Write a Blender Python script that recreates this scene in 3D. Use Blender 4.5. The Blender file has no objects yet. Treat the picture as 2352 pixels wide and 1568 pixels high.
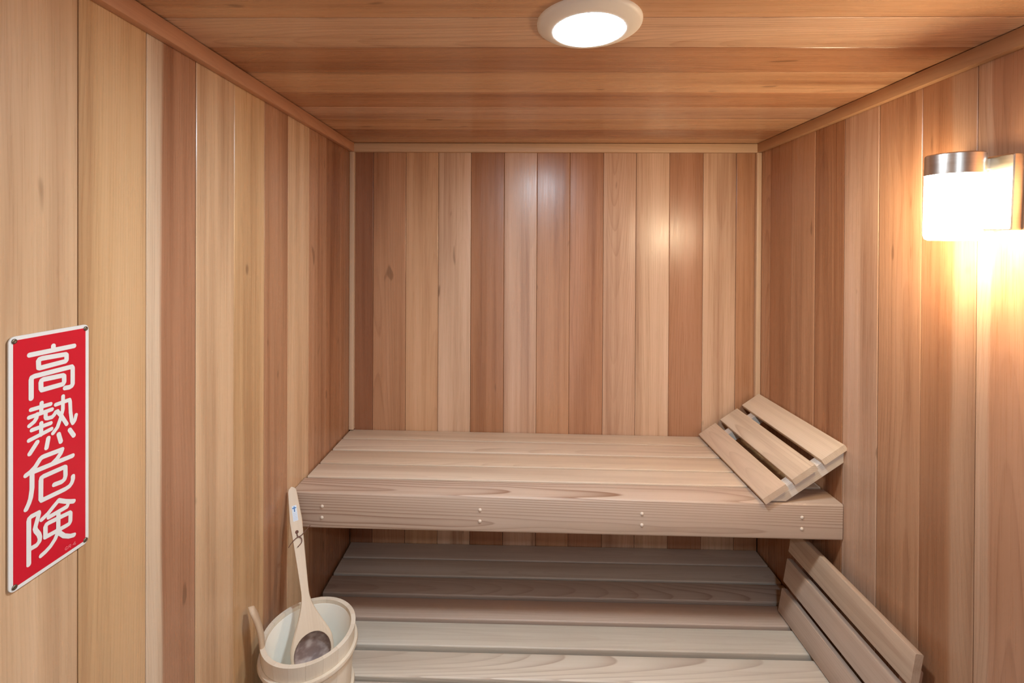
import bpy, math, random
from mathutils import Matrix, Vector
random.seed(7)
scene = bpy.context.scene
COL = scene.collection

# ------------------------------------------------------------------ camera
F_PX, PX, PY = 1064.0, 1176.0, 579.0           # focal length and principal point in the 2352x1568 frame
YAW, PITCH, ROLL, CAM_Z = 14 / 1064.0, 0.0047, 0.005, 1.71
fwd = Vector((-math.sin(YAW) * math.cos(PITCH), math.cos(YAW) * math.cos(PITCH), -math.sin(PITCH)))
r0 = Vector((math.cos(YAW), math.sin(YAW), 0.0))
u0 = r0.cross(fwd)
right = math.cos(ROLL) * r0 + math.sin(ROLL) * u0
up = math.cos(ROLL) * u0 - math.sin(ROLL) * r0
cam_data = bpy.data.cameras.new('camera')
cam = bpy.data.objects.new('camera', cam_data)
COL.objects.link(cam)
m = Matrix((right, up, -fwd)).transposed().to_4x4()
m.translation = Vector((0, 0, CAM_Z))
cam.matrix_world = m
cam_data.sensor_width = 36.0
cam_data.lens = F_PX / 2352.0 * 36.0
cam_data.shift_x = (1176.0 - PX) / 2352.0
cam_data.shift_y = -(784.0 - PY) / 2352.0
cam_data.clip_start = 0.01
scene.camera = cam
scene.cycles.max_bounces = 4
scene.cycles.diffuse_bounces = 4
scene.cycles.adaptive_threshold = 0.06
scene.cycles.glossy_bounces = 2
scene.cycles.transmission_bounces = 2
scene.cycles.caustics_reflective = False
scene.cycles.caustics_refractive = False

# ------------------------------------------------------------------ world, lights, exposure
world = bpy.data.worlds.new('world')
scene.world = world
world.use_nodes = True
world.node_tree.nodes['Background'].inputs['Color'].default_value = (0.75, 0.87, 1.0, 1)
world.node_tree.nodes['Background'].inputs['Strength'].default_value = 0.10
vs = scene.view_settings
vs.view_transform = 'Standard'
vs.look = 'None'
vs.exposure = 2.28
vs.gamma = 1.0
vs.use_curve_mapping = False
DOWNLIGHT = ((0.71, 0.865, 1.0), 70.0)          # colour, emission strength of the ceiling lights
SCONCE = ((1.0, 0.80, 0.52), 17.0)             # colour, emission strength of the wall lamp
ld = bpy.data.lights.new('doorway_daylight', 'AREA')   # daylight from the lit room beyond the open door
ld.shape = 'RECTANGLE'
ld.size, ld.size_y = 0.62, 1.7
ld.energy = 0.8
ld.color = (0.80, 0.90, 1.0)
lo = bpy.data.objects.new('doorway_daylight', ld)
COL.objects.link(lo)
lo.matrix_world = Matrix.Translation((0.14, -1.02, 1.12)) @ Matrix.Rotation(math.radians(90), 4, 'X')

# ------------------------------------------------------------------ helpers
def wm(o):
    return (wm(o.parent) @ o.matrix_basis) if o.parent else o.matrix_basis.copy()

def link(o, parent=None, W=None):
    COL.objects.link(o)
    W = W if W is not None else Matrix.Identity(4)
    if parent is not None:
        o.parent = parent
        o.matrix_basis = wm(parent).inverted() @ W
    else:
        o.matrix_basis = W
    return o

def mesh_obj(name, verts, faces, mat, parent=None, W=None, smooth=False, sharp=None):
    me = bpy.data.meshes.new(name)
    me.from_pydata([tuple(v) for v in verts], [], faces)
    me.update()
    if smooth:
        me.shade_smooth()
        if sharp is not None:
            me.set_sharp_from_angle(angle=math.radians(sharp))
    if mat:
        me.materials.append(mat)
    return link(bpy.data.objects.new(name, me), parent, W)

def thing(name, label, cat, W=None, group=None):
    o = link(bpy.data.objects.new(name, None), None, W)
    o.empty_display_size = 0.05
    o['label'] = label
    o['category'] = cat
    if group:
        o['group'] = group
    return o

def structure(o):
    o['kind'] = 'structure'
    return o

def frame(origin, ex, ey, ez):
    W = Matrix((ex, ey, ez)).transposed().to_4x4()
    W.translation = Vector(origin)
    return W

def box_geo(x0, x1, y0, y1, z0, z1):
    v = [(x, y, z) for x in (x0, x1) for y in (y0, y1) for z in (z0, z1)]
    f = [(0, 1, 3, 2), (4, 6, 7, 5), (0, 4, 5, 1), (2, 3, 7, 6), (0, 2, 6, 4), (1, 5, 7, 3)]
    return v, f

def extrude_geo(section, z0, z1):
    """closed section (x, y) points, counter-clockwise, extruded along local z"""
    n = len(section)
    v = [(x, y, z0) for x, y in section] + [(x, y, z1) for x, y in section]
    f = [(i, (i + 1) % n, n + (i + 1) % n, n + i) for i in range(n)]
    f.append(tuple(range(n - 1, -1, -1)))
    f.append(tuple(range(n, 2 * n)))
    return v, f

def rounded_rect(x0, x1, y0, y1, r, n=3):
    pts = []
    for cx, cy, a0 in ((x1 - r, y1 - r, 0), (x0 + r, y1 - r, 90), (x0 + r, y0 + r, 180), (x1 - r, y0 + r, 270)):
        for i in range(n + 1):
            a = math.radians(a0 + 90 * i / n)
            pts.append((cx + r * math.cos(a), cy + r * math.sin(a)))
    return pts

def lathe_geo(profile, n=48, closed=False):
    v, f = [], []
    for r, z in profile:
        for i in range(n):
            a = 2 * math.pi * i / n
            v.append((r * math.cos(a), r * math.sin(a), z))
    k = len(profile)
    for j in range(k if closed else k - 1):
        j2 = (j + 1) % k
        for i in range(n):
            i2 = (i + 1) % n
            f.append((j * n + i, j * n + i2, j2 * n + i2, j2 * n + i))
    return v, f

def tube_geo(path, radius, n=8):
    v, f = [], []
    P = [Vector(p) for p in path]
    t0 = (P[1] - P[0]).normalized()
    ref = t0.orthogonal().normalized()
    for i, p in enumerate(P):
        t = (P[min(i + 1, len(P) - 1)] - P[max(i - 1, 0)]).normalized()
        ref = (ref - t * ref.dot(t)).normalized()
        b = t.cross(ref)
        for k in range(n):
            a = 2 * math.pi * k / n
            v.append(p + radius * (math.cos(a) * ref + math.sin(a) * b))
    for i in range(len(P) - 1):
        for k in range(n):
            k2 = (k + 1) % n
            f.append((i * n + k, i * n + k2, (i + 1) * n + k2, (i + 1) * n + k))
    f.append(tuple(range(n - 1, -1, -1)))
    f.append(tuple((len(P) - 1) * n + k for k in range(n)))
    return v, f

def smooth_path(pts, n=6):
    P = [Vector(p) for p in pts]
    P = [2 * P[0] - P[1]] + P + [2 * P[-1] - P[-2]]
    out = []
    for i in range(1, len(P) - 2):
        for k in range(n):
            t = k / n
            a, b, c, d = P[i - 1], P[i], P[i + 1], P[i + 2]
            out.append(0.5 * ((2 * b) + (c - a) * t + (2 * a - 5 * b + 4 * c - d) * t * t + (3 * b - a - 3 * c + d) * t ** 3))
    out.append(P[-2])
    return out

# ------------------------------------------------------------------ materials
class Nodes:
    def __init__(self, name):
        self.mat = bpy.data.materials.new(name)
        self.mat.use_nodes = True
        self.nt = self.mat.node_tree
        self.bsdf = self.nt.nodes['Principled BSDF']

    def new(self, t, **kw):
        n = self.nt.nodes.new(t)
        for k, v in kw.items():
            setattr(n, k, v)
        return n

    def put(self, sock, v):
        if isinstance(v, bpy.types.NodeSocket):
            self.nt.links.new(v, sock)
        elif isinstance(v, (tuple, list)) and len(v) == 3 and sock.type == 'RGBA':
            sock.default_value = (*v, 1.0)
        else:
            sock.default_value = v

    def math(self, op, a, b=0.0, c=0.0, clamp=False):
        n = self.new('ShaderNodeMath', operation=op, use_clamp=clamp)
        self.put(n.inputs[0], a)
        self.put(n.inputs[1], b)
        self.put(n.inputs[2], c)
        return n.outputs[0]

    def vec(self, x, y, z):
        n = self.new('ShaderNodeCombineXYZ')
        for s, v in zip(n.inputs, (x, y, z)):
            self.put(s, v)
        return n.outputs[0]

    def vmath(self, op, a, b):
        n = self.new('ShaderNodeVectorMath', operation=op)
        self.put(n.inputs[0], a)
        self.put(n.inputs[1], b)
        return n.outputs[0]

    def noise(self, v, scale=1.0, detail=2.0, rough=0.5):
        n = self.new('ShaderNodeTexNoise')
        self.put(n.inputs['Vector'], v)
        n.inputs['Scale'].default_value = scale
        n.inputs['Detail'].default_value = detail
        n.inputs['Roughness'].default_value = rough
        return n.outputs['Fac']

    def mix(self, fac, a, b, blend='MIX'):
        n = self.new('ShaderNodeMix', data_type='RGBA', blend_type=blend)
        self.put(n.inputs['Factor'], fac)
        self.put(n.inputs['A'], a)
        self.put(n.inputs['B'], b)
        return n.outputs['Result']

    def maprange(self, v, a, b, c=0.0, d=1.0, smooth=True):
        n = self.new('ShaderNodeMapRange', interpolation_type='SMOOTHSTEP' if smooth else 'LINEAR')
        for s, x in zip(n.inputs[:5], (v, a, b, c, d)):
            self.put(s, x)
        return n.outputs[0]

def wood_material(name, rough=0.42, ring_amp=0.5, ring_len=0.0045, bump=0.15, fibre=0.16, streaks=1.0, pith=None, hollow=None, knots=0.7):
    """plank grain in object space: x across the board, y through it, z along it; the object's own colour is the tone"""
    N = Nodes(name)
    tc = N.new('ShaderNodeTexCoord')
    sep = N.new('ShaderNodeSeparateXYZ')
    N.put(sep.inputs[0], tc.outputs['Object'])
    x, y, z = sep.outputs
    info = N.new('ShaderNodeObjectInfo')
    rnd = info.outputs['Random']
    r1 = N.math('FRACT', N.math('MULTIPLY', rnd, 17.31))
    r2 = N.math('FRACT', N.math('MULTIPLY', rnd, 91.73))
    r3 = N.math('FRACT', N.math('MULTIPLY', rnd, 253.17))
    ox, oy, oz = (N.math('MULTIPLY', r, 37.0) for r in (r1, r2, r3))

    def coord(a, b, c):
        return N.vec(N.math('MULTIPLY_ADD', x, a, ox), N.math('MULTIPLY_ADD', y, b, oy), N.math('MULTIPLY_ADD', z, c, oz))
    wob = N.math('SUBTRACT', N.noise(coord(7, 7, 1.6), 1.0, 1.0), 0.5)
    # growth rings around a pith line that runs at a slight angle to the board
    x0 = N.math('MULTIPLY', N.math('SUBTRACT', r1, 0.5), 0.17)
    y0 = N.math('MULTIPLY_ADD', r2, 0.11, 0.012)
    k = N.math('MULTIPLY', N.math('SUBTRACT', r3, 0.5), 0.09)
    if pith:                      # a fixed cut instead of one drawn per board
        x0, y0, k = pith
    dx = N.math('MULTIPLY_ADD', wob, 0.030, N.math('SUBTRACT', x, x0))
    dy = N.math('MULTIPLY_ADD', z, k, N.math('MULTIPLY_ADD', wob, 0.022, N.math('ADD', y, y0)))
    d = N.math('SQRT', N.math('ADD', N.math('MULTIPLY', dx, dx), N.math('MULTIPLY', dy, dy)))
    fr = N.math('FRACT', N.math('DIVIDE', d, ring_len))
    ring = N.math('MULTIPLY', N.math('POWER', fr, 4.0), N.maprange(fr, 0.93, 1.0, 1.0, 0.0))
    amp = N.math('MULTIPLY', N.math('MULTIPLY_ADD', N.math('MULTIPLY', r2, r2), 0.8, 0.25), ring_amp)
    if pith:
        amp = ring_amp
    patch = N.maprange(N.noise(coord(12, 6, 1.1), 1.0, 1.0), 0.35, 0.65)
    ring = N.math('MULTIPLY', ring, N.math('MULTIPLY', amp, N.math('MULTIPLY_ADD', patch, 0.8, 0.35)))
    fib = N.noise(coord(420, 420, 7), 1.0, 1.0, 0.6)
    tone = N.noise(coord(16, 6, 0.8), 1.0, 2.0)
    strk = N.noise(coord(75, 25, 0.8), 1.0, 1.0)
    base = info.outputs['Color']
    # pale sapwood band along the board, edges given by the object
    at_lo = N.new('ShaderNodeAttribute', attribute_type='OBJECT', attribute_name='sap_lo')
    at_hi = N.new('ShaderNodeAttribute', attribute_type='OBJECT', attribute_name='sap_hi')
    at_amt = N.new('ShaderNodeAttribute', attribute_type='OBJECT', attribute_name='sap_amount')
    xs = N.math('MULTIPLY_ADD', wob, 0.02, x)
    lo_e, hi_e = at_lo.outputs['Fac'], at_hi.outputs['Fac']
    inside = N.math('MULTIPLY',
                    N.maprange(N.math('SUBTRACT', xs, lo_e), -0.004, 0.006),
                    N.maprange(N.math('SUBTRACT', hi_e, xs), -0.004, 0.006))
    has = N.math('GREATER_THAN', N.math('SUBTRACT', hi_e, lo_e), 0.001)
    c = N.mix(N.math('MULTIPLY', inside, N.math('MULTIPLY', has, at_amt.outputs['Fac'])), base, (0.74, 0.56, 0.38))
    dark = N.math('MULTIPLY_ADD', N.math('SUBTRACT', 0.52, tone), 2.2 * streaks,
                  N.math('MULTIPLY', N.math('SUBTRACT', 0.5, strk), 0.85 * streaks))
    dark = N.math('ADD', dark, N.math('MULTIPLY', N.math('SUBTRACT', 0.5, fib), fibre * 2.2))
    darkc = N.math('ADD', N.math('MAXIMUM', dark, 0.0), ring, clamp=True)
    lightc = N.math('MAXIMUM', N.math('MULTIPLY', dark, -1.0), 0.0, clamp=True)
    c = N.mix(darkc, c, N.mix(1.0, c, (0.50, 0.37, 0.30), 'MULTIPLY'))
    c = N.mix(N.math('MULTIPLY', lightc, 0.8), c, N.mix(1.0, c, (1.30, 1.42, 1.60), 'MULTIPLY'))
    # an occasional small dark knot
    knot = N.maprange(N.noise(coord(38, 38, 12), 1.0, 0.0), 0.815, 0.88)
    c = N.mix(N.math('MULTIPLY', knot, knots), c, (0.16, 0.075, 0.035))
    if hollow:                    # carved bowl around the origin, its inside coloured darker, with paler swirls
        rad = N.math('SQRT', N.math('ADD', N.math('MULTIPLY', x, x), N.math('MULTIPLY', z, z)))
        ins = N.math('MULTIPLY', N.maprange(rad, hollow - 0.0006, hollow + 0.0004, 1.0, 0.0), N.math('GREATER_THAN', y, -0.0245))
        swirl = N.maprange(N.noise(coord(40, 40, 60), 1.0, 2.0), 0.35, 0.7)
        c = N.mix(ins, c, N.mix(swirl, (0.22, 0.145, 0.125), (0.46, 0.37, 0.33)))
    N.put(N.bsdf.inputs['Base Color'], c)
    N.put(N.bsdf.inputs['Roughness'], N.math('MULTIPLY_ADD', fib, 0.16, rough - 0.08))
    N.bsdf.inputs['Specular IOR Level'].default_value = 0.5
    bp = N.new('ShaderNodeBump')
    bp.inputs['Strength'].default_value = bump
    bp.inputs['Distance'].default_value = 0.004
    h = N.noise(coord(30, 10, 2.5), 1.0, 0.0)
    N.put(bp.inputs['Height'], h)
    N.put(N.bsdf.inputs['Normal'], bp.outputs[0])
    return N.mat

def plain_material(name, color, rough=0.5, metal=0.0, noise_scale=60.0, var=0.06, stretch=(1, 1, 1), bump=0.0, rough_var=0.0):
    N = Nodes(name)
    tc = N.new('ShaderNodeTexCoord')
    v = N.vmath('MULTIPLY', tc.outputs['Object'], stretch)
    n = N.noise(v, noise_scale, 3.0)
    c = N.mix(n, tuple(a * (1 - var) for a in color), tuple(min(1, a * (1 + var)) for a in color))
    N.put(N.bsdf.inputs['Base Color'], c)
    N.put(N.bsdf.inputs['Roughness'], N.math('MULTIPLY_ADD', n, rough_var, rough - rough_var / 2))
    N.bsdf.inputs['Metallic'].default_value = metal
    if bump:
        bp = N.new('ShaderNodeBump')
        bp.inputs['Strength'].default_value = bump
        bp.inputs['Distance'].default_value = 0.001
        N.put(bp.inputs['Height'], n)
        N.put(N.bsdf.inputs['Normal'], bp.outputs[0])
    return N.mat

def lamp_material(name, color, strength):
    N = Nodes(name)
    N.bsdf.inputs['Base Color'].default_value = (0.9, 0.9, 0.88, 1)
    N.bsdf.inputs['Emission Color'].default_value = (*color, 1)
    N.bsdf.inputs['Emission Strength'].default_value = strength
    N.bsdf.inputs['Roughness'].default_value = 0.4
    return N.mat

CEDAR = wood_material('cedar_panelling', rough=0.29, ring_amp=0.55, bump=0.14, streaks=1.0, knots=0.55)
BENCH = wood_material('cedar_bench', rough=0.50, ring_amp=0.75, ring_len=0.0055, bump=0.10, streaks=0.55, knots=0.0)
RAIL = wood_material('cedar_rail', rough=0.55, knots=0.0, ring_amp=1.3, ring_len=0.0065, bump=0.08, streaks=0.45, pith=(-0.018, 0.080, 0.016))
TRIM = wood_material('cedar_trim', rough=0.45, ring_amp=0.25, bump=0.08, streaks=0.5)
PALE = wood_material('aspen', knots=0.0, rough=0.55, ring_amp=0.12, bump=0.05, fibre=0.10, streaks=0.35)
BACKING = plain_material('wall_backing', (0.10, 0.055, 0.03), 0.8, noise_scale=20)
FLOOR = plain_material('floor_tile', (0.16, 0.13, 0.11), 0.5, noise_scale=12, var=0.15)
SIGN_RED = plain_material('sign_red', (0.62, 0.008, 0.025), 0.28, noise_scale=15, var=0.05)
SIGN_WHITE = plain_material('sign_white', (0.80, 0.79, 0.74), 0.3, noise_scale=30, var=0.03)
SIGN_PINK = plain_material('sign_print', (0.80, 0.16, 0.18), 0.35, noise_scale=30, var=0.03)
STEEL = plain_material('screw_steel', (0.22, 0.18, 0.13), 0.4, metal=0.9, noise_scale=300, var=0.2)
NICKEL = plain_material('brushed_nickel', (0.74, 0.69, 0.62), 0.30, metal=1.0, noise_scale=9, var=0.08, stretch=(1, 1, 60), rough_var=0.1)
LAMP_WHITE = plain_material('lamp_enamel', (0.90, 0.88, 0.82), 0.45, noise_scale=20, var=0.02)
LINER = plain_material('bucket_liner', (0.90, 0.86, 0.75), 0.35, noise_scale=8, var=0.04)
LADLE_WOOD = wood_material('ladle_wood', rough=0.5, ring_amp=0.12, bump=0.04, fibre=0.10, streaks=0.35, hollow=0.0433, knots=0.0)
CORD = plain_material('leather_cord', (0.16, 0.07, 0.045), 0.7, noise_scale=200, var=0.2)
STICKER = plain_material('sticker_paper', (0.72, 0.78, 0.84), 0.4, noise_scale=100, var=0.03)
STICKER_BLUE = plain_material('sticker_blue', (0.03, 0.16, 0.42), 0.4, noise_scale=100, var=0.05)
STICKER_GREY = plain_material('sticker_grey_print', (0.42, 0.50, 0.62), 0.4, noise_scale=300, var=0.2)
PEG = plain_material('wooden_peg', (0.72, 0.60, 0.48), 0.45, noise_scale=150, var=0.08)
LENS = lamp_material('downlight_lens', *DOWNLIGHT)
GLASS = lamp_material('opal_glass', *SCONCE)

# cedar tones (albedo)
LT = (0.67, 0.435, 0.248)
LP = (0.65, 0.425, 0.275)
TN = (0.59, 0.345, 0.19)
OR = (0.64, 0.395, 0.195)
MD = (0.47, 0.24, 0.125)
BR = (0.39, 0.18, 0.086)
DK = (0.31, 0.13, 0.063)
RD = (0.43, 0.21, 0.112)
PK = (0.57, 0.35, 0.225)
SL = (0.68, 0.53, 0.39)      # bench slats
SL2 = (0.65, 0.49, 0.345)
LS = (0.64, 0.55, 0.45)        # greyed lower bench slats
LS2 = (0.58, 0.47, 0.38)

def tone(o, c, jitter=0.03, sap=None):
    j = 1 + random.uniform(-jitter, jitter)
    o.color = (c[0] * j, c[1] * j, c[2] * j, 1)
    if sap:
        o['sap_lo'], o['sap_hi'], o['sap_amount'] = sap

def board(name, w, length, parent, origin, ex, ey, ez, color, mat=CEDAR, t=0.014, bevel=0.0016, crown=0.0006, sap=None, gap=0.0012, tilt=0.0):
    """one tongue-and-groove board: front face towards local +y at y=0, slightly crowned, eased edges"""
    h = w / 2 - gap / 2
    sec = [(-h, -t), (h, -t), (h, -bevel)]
    nc = 6
    for i in range(nc + 1):
        x = (h - bevel) * (1 - 2 * i / nc)
        sec.append((x, crown * (1 - (x / h) ** 2) - crown + 0.0))
    sec.append((-h, -bevel))
    v, f = extrude_geo(sec, -length / 2, length / 2)
    W = frame(origin, ex, ey, ez)
    if tilt:
        W = W @ Matrix.Rotation(tilt, 4, 'Z')
    o = mesh_obj(name, v, f, mat, parent, W, smooth=True, sharp=25)
    tone(o, color, sap=sap)
    return o

X, Y, Z = Vector((1, 0, 0)), Vector((0, 1, 0)), Vector((0, 0, 1))
XL, XR, YB, YF, ZC = -0.664, 0.945, 1.830, -0.95, 2.128

# ------------------------------------------------------------------ room shell
def slab(name, x0, x1, y0, y1, z0, z1, mat):
    v, f = box_geo(x0, x1, y0, y1, z0, z1)
    return structure(mesh_obj(name, v, f, mat))

floor = slab('floor', XL - 0.12, XR + 0.12, YF - 0.12, YB + 0.12, -0.08, 0.0, FLOOR)
wall_left = slab('wall_left', XL - 0.10, XL - 0.012, YF - 0.1, YB + 0.1, 0, ZC + 0.1, BACKING)
wall_right = slab('wall_right', XR + 0.012, XR + 0.10, YF - 0.1, YB + 0.1, 0, ZC + 0.1, BACKING)
wall_back = slab('wall_back', XL - 0.012, XR + 0.012, YB + 0.012, YB + 0.10, 0, ZC + 0.1, BACKING)
ceiling = slab('ceiling', XL - 0.012, XR + 0.012, YF - 0.1, YB + 0.012, ZC + 0.012, ZC + 0.10, BACKING)

# left wall boards, joints from the back corner towards the door
jl = [1.830, 1.725, 1.595, 1.4647, 1.3295, 1.205, 1.076, 0.9472, 0.8195, 0.692]
while jl[-1] > YF + 0.05:
    jl.append(max(jl[-1] - 0.1285, YF))
cl = [(BR, None), (BR, None), (MD, None), (LT, None), (MD, None), (OR, None), (LT, None), (RD, (0.027, 0.08, 0.9)),
      (OR, None), (LT, None)] + [(random.choice((LT, TN, OR, MD)), None) for _ in range(20)]
for i in range(len(jl) - 1):
    a, b = jl[i], jl[i + 1]
    c, sap = cl[i]
    board('board', a - b, ZC + 0.01, wall_left, (XL + random.uniform(-0.0004, 0.0004), (a + b) / 2, (ZC + 0.01) / 2), -Y, X, Z, c, sap=sap,
          tilt=random.uniform(-0.006, 0.006))
# back wall boards
jb = [XL, -0.5753, -0.4455, -0.3162, -0.1869, -0.0554, 0.0738, 0.2032, 0.3353, 0.4638, 0.5947, 0.7262, 0.8556, XR]
cb = [DK, MD, TN, LP, BR, PK, MD, RD, PK, LP, RD, LP, MD]
tb = [0, 0.004, -0.012, 0.004, 0.005, 0.004, -0.010, -0.004, 0.008, 0.002, -0.010, 0.006, 0.0]
for i in range(len(jb) - 1):
    a, b = jb[i], jb[i + 1]
    board('board', b - a, ZC + 0.01, wall_back, ((a + b) / 2, YB + random.uniform(-0.0004, 0.0004), (ZC + 0.01) / 2), -X, -Y, Z, cb[i], tilt=tb[i])
# right wall boards
jr = [1.830, 1.751, 1.617, 1.489, 1.358, 1.2285, 1.0987, 0.968]
while jr[-1] > YF + 0.05:
    jr.append(max(jr[-1] - 0.1295, YF))
cr = [(MD, None), (BR, None), (MD, None), (BR, None), (PK, None), (MD, None), (BR, (-0.07, -0.012, 0.20)), (RD, (0.035, 0.08, 0.25))] + \
     [(random.choice((BR, MD, RD, PK)), None) for _ in range(20)]
for i in range(len(jr) - 1):
    a, b = jr[i], jr[i + 1]
    c, sap = cr[i]
    board('board', a - b, ZC + 0.01, wall_right, (XR + random.uniform(-0.0004, 0.0004), (a + b) / 2, (ZC + 0.01) / 2), Y, -X, Z, c, sap=sap,
          tilt=random.uniform(-0.006, 0.006))
# ceiling boards
jc = [1.830, 1.745, 1.6159, 1.487, 1.3646, 1.2331, 1.0972, 0.9607, 0.8386]
while jc[-1] > YF + 0.05:
    jc.append(max(jc[-1] - 0.1295, YF))
cc = [TN, MD, TN, PK, MD, TN, MD, LP, TN] + [random.choice((BR, MD, TN)) for _ in range(20)]
tcl = [0.004, -0.006, 0.006, -0.004, 0.006, -0.008, 0.010, -0.004, 0.004]
for i in range(len(jc) - 1):
    a, b = jc[i], jc[i + 1]
    board('board', a - b, XR - XL + 0.02, ceiling, ((XL + XR) / 2, (a + b) / 2, ZC + random.uniform(-0.0004, 0.0004)), -Y, -Z, X, cc[i],
          tilt=tcl[i] if i < len(tcl) else 0)

# wall behind the camera with its open doorway
def front_wall():
    parts = [box_geo(XL - 0.012, -0.20, YF - 0.1, YF, 0, ZC + 0.1), box_geo(0.48, XR + 0.012, YF - 0.1, YF, 0, ZC + 0.1),
             box_geo(-0.20, 0.48, YF - 0.1, YF, 2.0, ZC + 0.1)]
    v, f = [], []
    for pv, pf in parts:
        n = len(v)
        v += pv
        f += [tuple(n + i for i in q) for q in pf]
    o = structure(mesh_obj('wall_front', v, f, TRIM))
    tone(o, MD)
front_wall()

# trims
def stick(name, section, length, origin, ex, ey, ez, color, mat=TRIM, parent=None):
    v, f = extrude_geo(section, -length / 2, length / 2)
    o = mesh_obj(name, v, f, mat, parent, frame(origin, ex, ey, ez), smooth=True, sharp=40)
    tone(o, color)
    return o
TW, TT = 0.034, 0.018
sec = rounded_rect(-TW / 2, TW / 2, 0, TT, 0.0015, 2)
zt = ZC - 0.0012 - TW / 2
structure(stick('trim_1', sec, XR - XL - 2 * TT, ((XL + XR) / 2, YB - 0.0005, zt), Z, -Y, -X, (0.60, 0.40, 0.24)))
structure(stick('trim_2', sec, YB - YF, (XL + 0.0005, (YB + YF) / 2, zt), Z, X, Y, (0.56, 0.28, 0.15)))
structure(stick('trim_3', sec, YB - YF, (XR - 0.0005, (YB + YF) / 2, zt), Z, -X, -Y, (0.46, 0.25, 0.125)))
sec2 = rounded_rect(-0.009, 0.009, 0, 0.018, 0.0015, 2)
zc0, zc1 = 1.0, ZC - TW - 0.002
structure(stick('trim_4', sec2, zc1 - zc0, (XL + 0.0095, YB - 0.0005, (zc0 + zc1) / 2), -X, -Y, Z, (0.64, 0.44, 0.28)))
structure(stick('trim_5', sec2, zc1 - zc0 + 0.018, (XR - 0.0095, YB - 0.0005, (zc0 + zc1) / 2 - 0.009), -X, -Y, Z, (0.64, 0.44, 0.28)))

# ------------------------------------------------------------------ benches
def slat(parent, name, x0, x1, y0, y1, t, W, color, mat=BENCH, r=0.004):
    """plank along world x: section in local x (= depth) and y (= up)"""
    w = y1 - y0
    sec = rounded_rect(-w / 2, w / 2, -t, 0, r, 3)
    v, f = extrude_geo(sec, -(x1 - x0) / 2, (x1 - x0) / 2)
    Wl = W @ frame(((x0 + x1) / 2, (y0 + y1) / 2, 0), Y, Z, X)
    o = mesh_obj(name, v, f, mat, parent, Wl, smooth=True, sharp=40)
    tone(o, color, 0.05)
    return o

def dome_geo(r, h, n=12, rings=4):
    prof = [(r * math.cos(math.pi / 2 * i / rings), h * math.sin(math.pi / 2 * i / rings)) for i in range(rings)] + [(0.0002, h)]
    return lathe_geo([(r, -0.004)] + prof, n)

# upper bench; it hangs a touch low at its right-hand end
Wu = Matrix.Translation((0, 0, 0.9886)) @ Matrix.Rotation(0.0109, 4, 'Y')
upper = thing('sauna_bench', 'upper slatted cedar bench with a deep pegged front rail under the back wall', 'bench',
              Matrix.Translation((0.14, 1.6, 0.88)), 'slatted cedar benches')
E0, E1 = XL + 0.005, XR - 0.003
for (y1, y0), c in zip(((1.828, 1.742), (1.7365, 1.6445), (1.6356, 1.5405), (1.5318, 1.4465)), (SL2, SL, SL2, SL)):
    slat(upper, 'slat', E0, E1, y0, y1, 0.026, Wu, c)
rail = slat(upper, 'front_rail', XL + 0.002, XR - 0.001, 1.349, 1.440, 0.105, Wu, (0.54, 0.40, 0.30), RAIL, r=0.006)
rail['label'] = 'deep front rail with bold ring grain'
dv, df = dome_geo(0.0052, 0.0036)
peg_mesh = None
for px in (-0.5713, -0.107, 0.3648, 0.8265):
    for pz in (-0.0395, -0.0725):
        W = Wu @ frame((px, 1.3492, pz), X, Z, -Y)
        if peg_mesh is None:
            o = mesh_obj('peg', dv, df, PEG, rail, W, smooth=True)
            peg_mesh = o.data
        else:
            o = link(bpy.data.objects.new('peg', peg_mesh), rail, W)
for xa, xb in ((XL + 0.004, XL + 0.042), (XR - 0.042, XR - 0.004)):
    v, f = box_geo(xa, xb, 1.442, 1.826, -0.105, -0.028)
    o = mesh_obj('bearer', v, f, BENCH, upper, Wu)
    tone(o, MD)

# lower bench, deeper than the upper one
Wl = Matrix.Translation((0, 0, 0.5425)) @ Matrix.Rotation(0.0075, 4, 'Y')
lower = thing('sauna_bench', 'lower, deeper slatted cedar bench running beneath the upper bench', 'bench',
              Matrix.Translation((0.14, 1.4, 0.43)), 'slatted cedar benches')
edges = [(1.828, 1.738), (1.7336, 1.649), (1.640, 1.5575), (1.5417, 1.457), (1.4424, 1.3565), (1.3374, 1.255),
         (1.2405, 1.158), (1.1435, 1.061)]
for i, (y1, y0) in enumerate(edges):
    slat(lower, 'slat', E0 + 0.003, E1 - 0.004, y0, y1, 0.030, Wl, (LS2, LS, LS2, (0.54, 0.40, 0.31), (0.70, 0.61, 0.49), (0.68, 0.58, 0.46), LS, LS)[i])
lrail = slat(lower, 'front_rail', XL + 0.002, XR - 0.001, 0.955, 1.046, 0.105, Wl, (0.54, 0.40, 0.30), RAIL, r=0.006)
for xa, xb in ((XL + 0.004, XL + 0.042), (XR - 0.042, XR - 0.004)):
    v, f = box_geo(xa, xb, 1.05, 1.826, -0.107, -0.032)
    o = mesh_obj('bearer', v, f, BENCH, lower, Wl)
    tone(o, MD)

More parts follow.
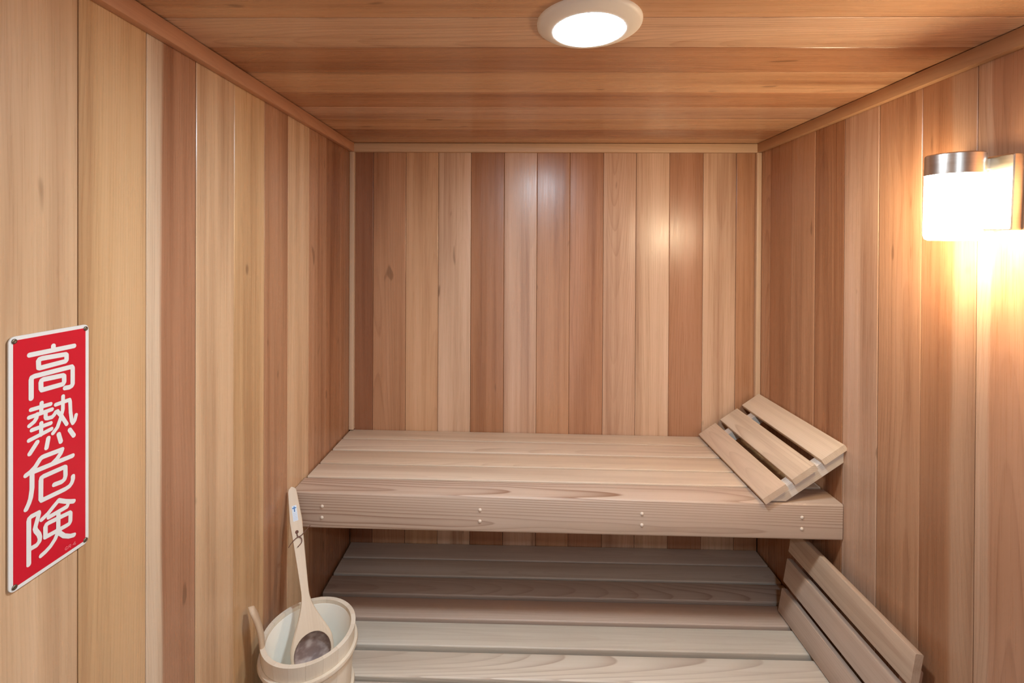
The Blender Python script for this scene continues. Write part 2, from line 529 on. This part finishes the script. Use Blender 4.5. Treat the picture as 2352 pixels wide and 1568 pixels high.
# ------------------------------------------------------------------ slatted head rest and back rest
def rest(label, group, foot, angle, y0, y1, slat_w, gap, cut_low, tones, batten=0.034, batten_tone=(0.74, 0.66, 0.56)):
    """three slats along world y on two battens; local frame: a = up the slope, n = face normal, y = world y"""
    a = Vector((math.cos(angle), 0, math.sin(angle)))
    n = Vector((-math.sin(angle), 0, math.cos(angle)))
    t = 0.018
    base = Vector((foot[0], 0, foot[1]))
    root = thing('slatted_head_rest', label, 'head rest', Matrix.Translation((foot[0], (y0 + y1) / 2, foot[1])), group)
    for i in range(3):
        s0 = i * (slat_w + gap)
        secp = rounded_rect(-slat_w / 2, slat_w / 2, -t, 0, 0.0022, 2)
        v, f = extrude_geo(secp, -(y1 - y0) / 2, (y1 - y0) / 2)
        org = base + a * (s0 + slat_w / 2) + n * t + Y * ((y0 + y1) / 2)
        # ex = -a keeps ex x ey = ez with ez = +y
        o = mesh_obj('slat', v, f, BENCH, root, frame(org, -a, n, (-a).cross(n)), smooth=True, sharp=40)
        tone(o, tones[i], 0.0)
    length = 3 * slat_w + 2 * gap
    for yb in (y0 + 0.014, y1 - 0.080 if cut_low else y1 - 0.05):
        # batten under the slats, its foot cut level with the bench
        h = batten
        if cut_low:
            s_start = 0.006
            pts = [(s_start, 0.0), (length - 0.004, 0.0), (length - 0.022, -h)]
            # level cut through (s_start, 0): slope of the horizontal in (s, n) coordinates
            s_low = s_start + h / math.tan(angle)
            pts.append((s_low, -h))
        else:
            pts = [(0.004, 0.0), (length - 0.030, 0.0), (length - 0.050, -h), (0.004, -h)]
        w = 0.034
        vv = []
        for yy in (yb, yb + w):
            for s, q in pts:
                vv.append(base + a * s + n * q + Y * yy)
        k = len(pts)
        ff = [tuple(range(k)), tuple(range(2 * k - 1, k - 1, -1))] + [(i, k + i, k + (i + 1) % k, (i + 1) % k) for i in range(k)]
        center = sum(vv, Vector()) / len(vv)
        Wb = frame(center, Y, n, a)
        inv = Wb.inverted()
        o = mesh_obj('batten', [inv @ p for p in vv], ff, BENCH, root, Wb)
        tone(o, batten_tone, 0.0)
    return root

RG = 'slatted cedar head rests'
zbu = 0.9886 - 0.0109 * 0.72
rest('three-slat cedar head rest tilted against the right wall on the upper bench', RG, (0.716, zbu + 0.001), math.radians(34.6),
     1.338, 1.810, 0.080, 0.0215, True, ((0.64, 0.48, 0.345), (0.68, 0.54, 0.395), (0.70, 0.555, 0.405)))
zbl = 0.5425 - 0.0075 * 0.87
rest('three-slat cedar back rest standing nearly upright on the lower bench', RG, (0.868, zbl + 0.003), math.radians(80.5),
     1.045, 1.512, 0.0765, 0.0215, False, ((0.56, 0.41, 0.31), (0.57, 0.42, 0.315), (0.55, 0.39, 0.27)), batten=0.020, batten_tone=(0.36, 0.20, 0.13))

# ------------------------------------------------------------------ bucket
BX, BY = -0.5276, 1.171
zb0 = 0.5425 - 0.0075 * BX + 0.0015
zr = 0.740
H = zr - zb0
Wk = Matrix.Translation((BX, BY, zb0))
bucket = thing('sauna_bucket', 'round pale wooden sauna bucket with white liner in the corner by the left wall', 'bucket', Wk)
R0, R1, TH = 0.098, 0.1115, 0.0108     # outer radius at foot and rim, stave thickness
NS = 18
stave_mesh = None
for i in range(NS):
    a0, a1 = -math.pi / NS + 0.0013, math.pi / NS - 0.0013
    v, f = [], []
    na, nz = 4, 5
    for side in (0, 1):
        for j in range(nz + 1):
            t = j / nz
            r = R0 + (R1 - R0) * t - side * TH
            zz = H * t
            for q in range(na + 1):
                a = a0 + (a1 - a0) * q / na
                v.append((r * math.cos(a), r * math.sin(a), zz))
    n1 = (na + 1) * (nz + 1)
    idx = lambda s, j, q: s * n1 + j * (na + 1) + q
    for j in range(nz):
        for q in range(na):
            f.append((idx(0, j, q), idx(0, j, q + 1), idx(0, j + 1, q + 1), idx(0, j + 1, q)))
            f.append((idx(1, j, q), idx(1, j + 1, q), idx(1, j + 1, q + 1), idx(1, j, q + 1)))
        f.append((idx(0, j, 0), idx(0, j + 1, 0), idx(1, j + 1, 0), idx(1, j, 0)))
        f.append((idx(0, j, na), idx(1, j, na), idx(1, j + 1, na), idx(0, j + 1, na)))
    for q in range(na):
        f.append((idx(0, nz, q), idx(0, nz, q + 1), idx(1, nz, q + 1), idx(1, nz, q)))
        f.append((idx(0, 0, q), idx(1, 0, q), idx(1, 0, q + 1), idx(0, 0, q + 1)))
    W = Wk @ Matrix.Rotation(2 * math.pi * i / NS, 4, 'Z')
    if stave_mesh is None:
        o = mesh_obj('stave', v, f, PALE, bucket, W, smooth=True, sharp=40)
        stave_mesh = o.data
    else:
        o = link(bpy.data.objects.new('stave', stave_mesh), bucket, W)
    tone(o, (0.80, 0.70, 0.55), 0.03)
# inner liner with a lip a little below the rim
ri = lambda z: R0 + (R1 - R0) * z / H - TH
v, f = lathe_geo([(0.001, 0.012), (ri(0) - 0.004, 0.012), (ri(0.02) - 0.0015, 0.02), (ri(H - 0.012) - 0.0015, H - 0.012),
                  (ri(H - 0.009) + 0.0005, H - 0.009)], 64)
mesh_obj('liner', v, f, LINER, bucket, Wk, smooth=True, sharp=50)
# two split-wood hoops
for zh, hh in ((H - 0.045, 0.015), (0.035, 0.015)):
    rr = R0 + (R1 - R0) * zh / H
    prof = [(rr - 0.0005, zh - hh / 2), (rr + 0.007, zh - hh / 2 + 0.002), (rr + 0.0095, zh), (rr + 0.008, zh + hh / 2 - 0.001), (rr + 0.001, zh + hh / 2)]
    v, f = lathe_geo(prof, 64, closed=True)
    o = mesh_obj('hoop', v, f, PALE, bucket, Wk, smooth=True, sharp=60)
    tone(o, (0.80, 0.68, 0.52), 0.02)
# the long stave that serves as the handle, curving outwards above the rim
ha = math.radians(206)
er = Vector((math.cos(ha), math.sin(ha), 0))
et = Vector((-math.sin(ha), math.cos(ha), 0))
path = smooth_path([(0.1035, 0, -0.06), (0.1055, 0, -0.015), (0.1095, 0, 0.025), (0.1185, 0, 0.065), (0.1310, 0, 0.100)], 5)
v, f = [], []
nn = 12
for i, p in enumerate(path):
    t = i / (len(path) - 1)
    wid = 0.016 if t < 0.85 else 0.016 * math.sqrt(max(0.02, 1 - ((t - 0.85) / 0.15) ** 2))
    th = 0.0062
    c = er * p.x + Z * (H + p.z)
    for kk in range(nn):
        a = 2 * math.pi * kk / nn
        v.append(c + et * wid * math.copysign(abs(math.cos(a)) ** 0.7, math.cos(a)) + er * th * math.copysign(abs(math.sin(a)) ** 0.7, math.sin(a)))
for i in range(len(path) - 1):
    for kk in range(nn):
        k2 = (kk + 1) % nn
        f.append((i * nn + kk, i * nn + k2, (i + 1) * nn + k2, (i + 1) * nn + kk))
f.append(tuple(range(nn - 1, -1, -1)))
f.append(tuple((len(path) - 1) * nn + kk for kk in range(nn)))
o = mesh_obj('handle', v, f, PALE, bucket, Wk, smooth=True, sharp=70)
tone(o, (0.64, 0.47, 0.31), 0.0)

# ------------------------------------------------------------------ ladle standing in the bucket
top = Vector((-0.6515, 1.3275, 1.022))
bowl = Vector((-0.5225, 1.178, 0.675))
ax = (top - bowl)
LEN = ax.length
ax.normalize()
view = (Vector((0, 0, CAM_Z)) - bowl)
nrm = (view - ax * view.dot(ax)).normalized()
side = ax.cross(nrm)                     # local x
Wd = frame(bowl, side, nrm, ax)          # x across, y out of the face, z up the handle
ladle = thing('sauna_ladle', 'long-handled wooden ladle standing in the pale bucket', 'ladle', Matrix.Translation(bowl))
RB, RC = 0.051, 0.0435

def ladle_half(s):
    """half width of the ladle outline at distance s from the bowl centre"""
    if s < 0.018:
        return math.sqrt(max(1e-7, RB * RB - s * s)) if s < 0 else RB - 0.03 * s * s / 0.018
    if s < 0.135:
        t = (s - 0.018) / 0.117
        e = t * t * (3 - 2 * t)
        a = RB - 0.03 * 0.018
        return a + (0.0098 - a) * (e ** 0.72)
    if s < LEN - 0.09:
        t = (s - 0.135) / (LEN - 0.09 - 0.135)
        return 0.0098 + (0.0165 - 0.0098) * t ** 1.2
    t = (s - (LEN - 0.09)) / 0.09
    w = 0.0165 - 0.0055 * t
    if t > 0.85:
        w *= math.sqrt(max(0.02, 1 - ((t - 0.85) / 0.15) ** 2))
    return w

def ladle_back(s):
    if s < 0.14:
        t = max(0.0, (s + RB) / (0.14 + RB))
        return 0.034 * (1 - t) ** 1.1 + 0.0065
    return 0.0065
ss = [-RB + RB * 2 * (1 - math.cos(math.pi * i / 130)) / 2 for i in range(131)]
ss += [RB + (LEN - RB) * i / 60 for i in range(1, 61)]
NX = 84
v, f = [], []
for s in ss:
    hw = ladle_half(s)
    for q in range(NX + 1):
        u = -math.cos(math.pi * q / NX)
        x = hw * u
        edge = math.sqrt(max(0.0, 1 - u * u))
        y = 0.0062 * min(1.0, edge * 2.0) ** 0.7
        rc = math.hypot(x, s)
        if rc < RC:
            y -= 0.027 * math.sqrt(max(0.0, 1 - (rc / RC) ** 2)) ** 0.8
        v.append((x, y, s))
nfront = len(v)
for s in ss:
    hw = ladle_half(s)
    for q in range(NX + 1):
        u = -math.cos(math.pi * q / NX)
        edge = math.sqrt(max(0.0, 1 - u * u))
        v.append((hw * u, -ladle_back(s) * edge, s))
row = NX + 1
for i in range(len(ss) - 1):
    for q in range(NX):
        f.append((i * row + q, (i + 1) * row + q, (i + 1) * row + q + 1, i * row + q + 1))
        b = nfront
        f.append((b + i * row + q, b + i * row + q + 1, b + (i + 1) * row + q + 1, b + (i + 1) * row + q))
for i in range(len(ss) - 1):
    for q in (0, NX):
        a0_, a1_ = i * row + q, (i + 1) * row + q
        g = (a0_, nfront + a0_, nfront + a1_, a1_)
        f.append(g if q == 0 else tuple(reversed(g)))
o = mesh_obj('body', v, f, LADLE_WOOD, ladle, Wd, smooth=True, sharp=45)
tone(o, (0.74, 0.60, 0.44), 0.0)
# hanging hole, shown as a dark bored disc with a rim
sh = LEN - 0.118
v, f = lathe_geo([(0.0045, 0.0004), (0.0042, 0.0008), (0.0038, 0.0003), (0.0002, 0.0003)], 20)
mesh_obj('hanging_hole', v, f, CORD, ladle, Wd @ frame((-0.001, 0.0060, sh), X, -Z, Y), smooth=True)
def cord(pts, r=0.0012):
    v, f = tube_geo(smooth_path(pts, 6), r, 6)
    return mesh_obj('cord', v, f, CORD, ladle, Wd, smooth=True)
cord([(-0.001, 0.005, sh), (-0.001, 0.0085, sh - 0.006), (0.001, 0.0085, sh - 0.012), (0.008, 0.0085, sh - 0.019), (0.007, 0.0085, sh - 0.029), (-0.004, 0.0085, sh - 0.037)])
cord([(-0.026, 0.008, sh - 0.030), (-0.016, 0.009, sh - 0.021), (-0.004, 0.0095, sh - 0.014), (0.008, 0.0095, sh - 0.012), (0.020, 0.010, sh - 0.005), (0.034, 0.011, sh + 0.005)])
# printed flag and illegible small print on the handle
def plate(parent, name, x0, x1, z0, z1, y, mat):
    v, f = box_geo(x0, x1, y - 0.0004, y, z0, z1)
    return mesh_obj(name, v, f, mat, parent, Wd)
st = plate(ladle, 'sticker', -0.0062, 0.0062, sh + 0.028, sh + 0.068, 0.0066, STICKER)
fl = sh + 0.060
plate(st, 'blue_cross', -0.0013, 0.0013, fl - 0.0085, fl + 0.0055, 0.0069, STICKER_BLUE)
plate(st, 'blue_cross', -0.0050, 0.0050, fl + 0.0002, fl + 0.0028, 0.0070, STICKER_BLUE)
for xp in (-0.0030, 0.0002, 0.0034):
    for i in range(5):
        z0 = sh + 0.030 + i * 0.0041
        plate(st, 'small_print', xp - 0.0006, xp + 0.0006, z0, z0 + 0.0026, 0.0069, STICKER_GREY)

# ------------------------------------------------------------------ warning sign on the left wall
SX = XL + 0.0015
Ws = Matrix.Translation((SX, 0.59, 1.26))
sign = thing('warning_sign', 'tall red sign with white kanji screwed to the left wall', 'sign', Ws)
U0, U1, V0, V1 = 0.0024, 0.1145, -0.0030, 0.3330
def sign_panel(name, inset, r, x0, x1, mat, parent):
    pts = rounded_rect(U0 + inset, U1 - inset, V0 + inset, V1 - inset, r, 5)
    n = len(pts)
    v = [(x0, y, z) for y, z in pts] + [(x1, y, z) for y, z in pts]
    f = [tuple(range(n - 1, -1, -1)), tuple(range(n, 2 * n))] + [(i, (i + 1) % n, n + (i + 1) % n, n + i) for i in range(n)]
    return mesh_obj(name, v, f, mat, parent, Ws)
sign_panel('panel', 0.0, 0.008, 0.0, 0.0015, SIGN_WHITE, sign)
sign_panel('red_field', 0.0053, 0.004, 0.0014, 0.0017, SIGN_RED, sign)
STROKES = [
  ('a', 6.7, [[(60.1, 310.3), (60.1, 304.6)], [(27.9, 304.5), (90.9, 304.0)], [(39.7, 286.5), (39.5, 293.7), (40.9, 295.7), (44.7, 296.3), (77.6, 294.4), (79.2, 292.9), (79.2, 285.9), (77.6, 284.3), (41.6, 283.6), (39.8, 284.5), (39.7, 286.5)], [(29.8, 245.3), (29.8, 270.4), (30.7, 273.3), (34.1, 274.2), (86.9, 274.0), (88.4, 271.5), (88.4, 248.0), (86.9, 245.6), (83.3, 244.6), (76.9, 245.4)], [(42.7, 255.0), (42.5, 263.2), (43.5, 265.6), (46.0, 266.5), (73.4, 264.7), (75.3, 263.1), (75.4, 254.5), (73.4, 252.0), (44.1, 252.4), (42.7, 255.0)]]),
  ('b', 5.6, [[(29.8, 229.7), (56.1, 228.8)], [(43.8, 234.5), (43.3, 223.2)], [(27.3, 220.1), (58.0, 220.6)], [(37.7, 220.9), (36.8, 215.7), (33.9, 211.9), (27.6, 208.7)], [(49.2, 220.5), (49.1, 213.1), (50.0, 210.9), (52.4, 210.0), (58.0, 209.6), (61.2, 211.9), (63.4, 214.9), (65.9, 215.3)], [(43.2, 206.6), (42.9, 190.6)], [(30.7, 201.7), (56.1, 201.7)], [(27.0, 189.0), (57.1, 193.2)], [(63.4, 225.5), (83.4, 226.0), (84.4, 222.7), (85.1, 207.4), (86.8, 194.2), (88.8, 189.5), (91.6, 192.5), (93.7, 200.0)], [(73.8, 234.2), (73.4, 214.7), (70.1, 203.6), (65.6, 192.4), (59.3, 186.3)], [(65.6, 214.8), (71.4, 206.3), (79.2, 191.7)]]),
  ('b2', 6.3, [[(37.9, 182.2), (28.2, 170.5)], [(53.0, 181.6), (50.5, 169.2)], [(67.7, 181.4), (70.8, 169.5)], [(84.1, 181.4), (90.4, 170.5)]]),
  ('c', 6.5, [[(23.3, 143.5), (28.6, 145.2), (35.3, 149.5), (41.6, 157.0), (44.1, 158.5), (47.3, 158.7), (72.8, 157.3), (70.7, 152.7), (65.2, 147.0), (57.8, 142.9)], [(29.8, 144.0), (88.5, 141.2)], [(31.0, 143.1), (30.9, 121.9), (29.2, 109.9), (26.8, 103.5), (23.4, 97.6)], [(61.2, 112.0), (72.1, 110.6), (75.9, 112.1), (77.5, 116.5), (77.3, 129.1), (75.6, 130.2), (46.1, 131.2), (43.5, 130.5), (42.7, 127.6), (42.4, 102.2), (44.1, 98.9), (77.0, 97.4), (83.4, 98.3), (87.0, 101.4), (88.8, 106.1), (88.8, 110.3)]]),
  ('d', 6.2, [[(26.9, 20.9), (26.9, 80.4), (27.6, 83.0), (30.1, 84.3), (39.7, 84.0), (40.0, 81.7), (35.0, 65.3), (36.0, 61.3), (40.0, 54.0), (41.5, 48.2), (40.7, 43.5), (37.0, 40.6), (30.1, 40.9)], [(44.0, 72.1), (52.2, 75.4), (59.9, 81.0), (67.5, 85.9)], [(67.5, 85.9), (76.7, 79.6), (83.4, 75.7), (90.2, 72.4)], [(53.6, 69.8), (79.7, 70.1), (80.8, 72.0)], [(48.8, 44.7), (48.8, 59.1), (50.2, 61.5), (53.6, 61.9), (83.4, 59.1), (85.1, 57.0), (84.8, 45.3), (83.1, 43.0), (79.7, 42.8), (49.1, 44.5)], [(67.0, 66.3), (66.8, 47.6), (65.3, 39.1), (62.1, 33.2), (55.7, 27.3), (48.8, 24.0), (42.8, 22.5)], [(66.4, 45.0), (69.3, 37.4), (75.2, 30.0), (83.5, 24.3), (90.4, 21.9)]]),
  ('e', 1.0, [[(80.8, 10.1), (79.5, 11.4), (77.8, 10.6), (77.2, 9.1), (77.8, 7.6), (79.3, 7.0), (80.8, 8.0), (79.3, 8.4)], [(82.2, 7.3), (82.9, 11.0), (85.3, 11.1), (85.9, 9.4), (85.3, 8.7), (82.8, 9.1)], [(84.1, 8.9), (85.5, 6.5)], [(92.2, 6.4), (92.2, 10.9), (88.8, 8.4), (93.3, 7.0)]]),
]
def stroke_mesh(lines, width, x1):
    """flat print: round dots at the bends, straight pieces just above them"""
    v, f = [], []
    r = width / 2

    def poly(pts2, x):
        n0 = len(v)
        for a, b in pts2:
            v.append((x, a / 1000.0, b / 1000.0))
        f.append(tuple(range(n0, n0 + len(pts2))))
    for li, line in enumerate(lines):
        P = [Vector((a, b)) for a, b in line]
        for i, p in enumerate(P):
            poly([(p.x + r * math.cos(2 * math.pi * k / 20), p.y + r * math.sin(2 * math.pi * k / 20)) for k in range(20)],
                 x1 + 0.000006 * len(f))
        for i in range(len(P) - 1):
            d = (P[i + 1] - P[i]).normalized()
            q = Vector((d.y, -d.x)) * r
            poly([tuple(P[i] + q), tuple(P[i + 1] + q), tuple(P[i + 1] - q), tuple(P[i] - q)],
                 x1 + 0.000006 * len(f))
    return v, f
for key, width, lines in STROKES:
    v, f = stroke_mesh(lines, width, 0.0018)
    mesh_obj('lettering', v, f, SIGN_PINK if key == 'e' else SIGN_WHITE, sign, Ws)
screw_mesh = None
for u, w in ((0.0087, 0.3268), (0.1092, 0.3268), (0.1090, 0.0030), (0.0090, 0.0030)):
    W = Ws @ frame((0.0017, u, w), Y, Z, X)
    if screw_mesh is None:
        v, f = lathe_geo([(0.0034, 0.0), (0.0032, 0.0010), (0.0020, 0.0016), (0.0009, 0.0010), (0.0001, 0.0009)], 14)
        o = mesh_obj('screw', v, f, STEEL, sign, W, smooth=True)
        screw_mesh = o.data
    else:
        link(bpy.data.objects.new('screw', screw_mesh), sign, W)

# ------------------------------------------------------------------ ceiling downlights
def downlight(x, y, label, src=None):
    W = Matrix.Translation((x, y, ZC))
    root = thing('ceiling_light', label, 'ceiling light', W, 'round recessed ceiling lights')
    if src is None:
        # shallow domed trim, lens standing proud in its middle (z down)
        v, f = lathe_geo([(0.0960, 0.006), (0.0960, -0.001), (0.0955, -0.004), (0.090, -0.0075), (0.078, -0.012), (0.068, -0.0145), (0.0655, -0.0140), (0.0645, -0.008)], 72)
        a = mesh_obj('trim_ring', v, f, LAMP_WHITE, root, W, smooth=True, sharp=60)
        v, f = lathe_geo([(0.0650, -0.0120), (0.060, -0.0145), (0.045, -0.0170), (0.025, -0.0185), (0.0005, -0.0190)], 72)
        b = mesh_obj('lens', v, f, LENS, root, W, smooth=True)
    else:
        for ch in list(src.children):
            c = ch.copy()
            link(c, root, W)
            c.matrix_basis = ch.matrix_basis.copy()
    return root
dl = downlight(0.1285, 0.857, 'glowing round white downlight in the cedar ceiling')
downlight(0.15, -0.42, 'matching round white downlight nearer the door, behind the viewpoint', dl)

# ------------------------------------------------------------------ wall sconce on the right wall
Wc = Matrix.Translation((XR, 0.932, 1.82)) @ Matrix.Rotation(math.radians(2.0), 4, 'X')
sconce = thing('wall_sconce', 'lit wall lamp with white glass cylinder and brushed nickel cap', 'wall lamp', Wc)
sec = rounded_rect(-0.0525, 0.0575, -0.066, 0.078, 0.003, 2)         # local (y, z)
v, f = [], []
n = len(sec)
for xx, ins in ((0.0, 0), (-0.018, 0), (-0.020, 0.002)):
    for yv, zv in sec:
        v.append((xx, yv * (1 - ins / 0.055), zv * (1 - ins / 0.072)))
for lv in range(2):
    for i in range(n):
        j = (i + 1) % n
        f.append((lv * n + i, lv * n + j, (lv + 1) * n + j, (lv + 1) * n + i))
f.append(tuple(2 * n + i for i in range(n)))
mesh_obj('back_plate', v, f, NICKEL, sconce, Wc, smooth=True, sharp=30)
sx = -0.0815
RS = 0.0455
Wg = Wc @ Matrix.Translation((sx, 0.0, 0.0))
v, f = lathe_geo([(RS, 0.043), (RS, 0.081), (RS - 0.0015, 0.083), (0.0005, 0.0835)], 64)
mesh_obj('cap', v, f, NICKEL, sconce, Wg, smooth=True, sharp=35)
v, f = lathe_geo([(RS - 0.0008, 0.043), (RS - 0.0010, 0.0), (RS - 0.0020, -0.076), (RS - 0.0045, -0.084), (RS - 0.010, -0.087), (RS - 0.012, -0.085),
                  (RS - 0.012, 0.040)], 64)
mesh_obj('glass_shade', v, f, GLASS, sconce, Wg, smooth=True, sharp=50)
v, f = box_geo(-0.040, -0.0185, -0.008, 0.008, 0.054, 0.074)
mesh_obj('arm', v, f, NICKEL, sconce, Wc)
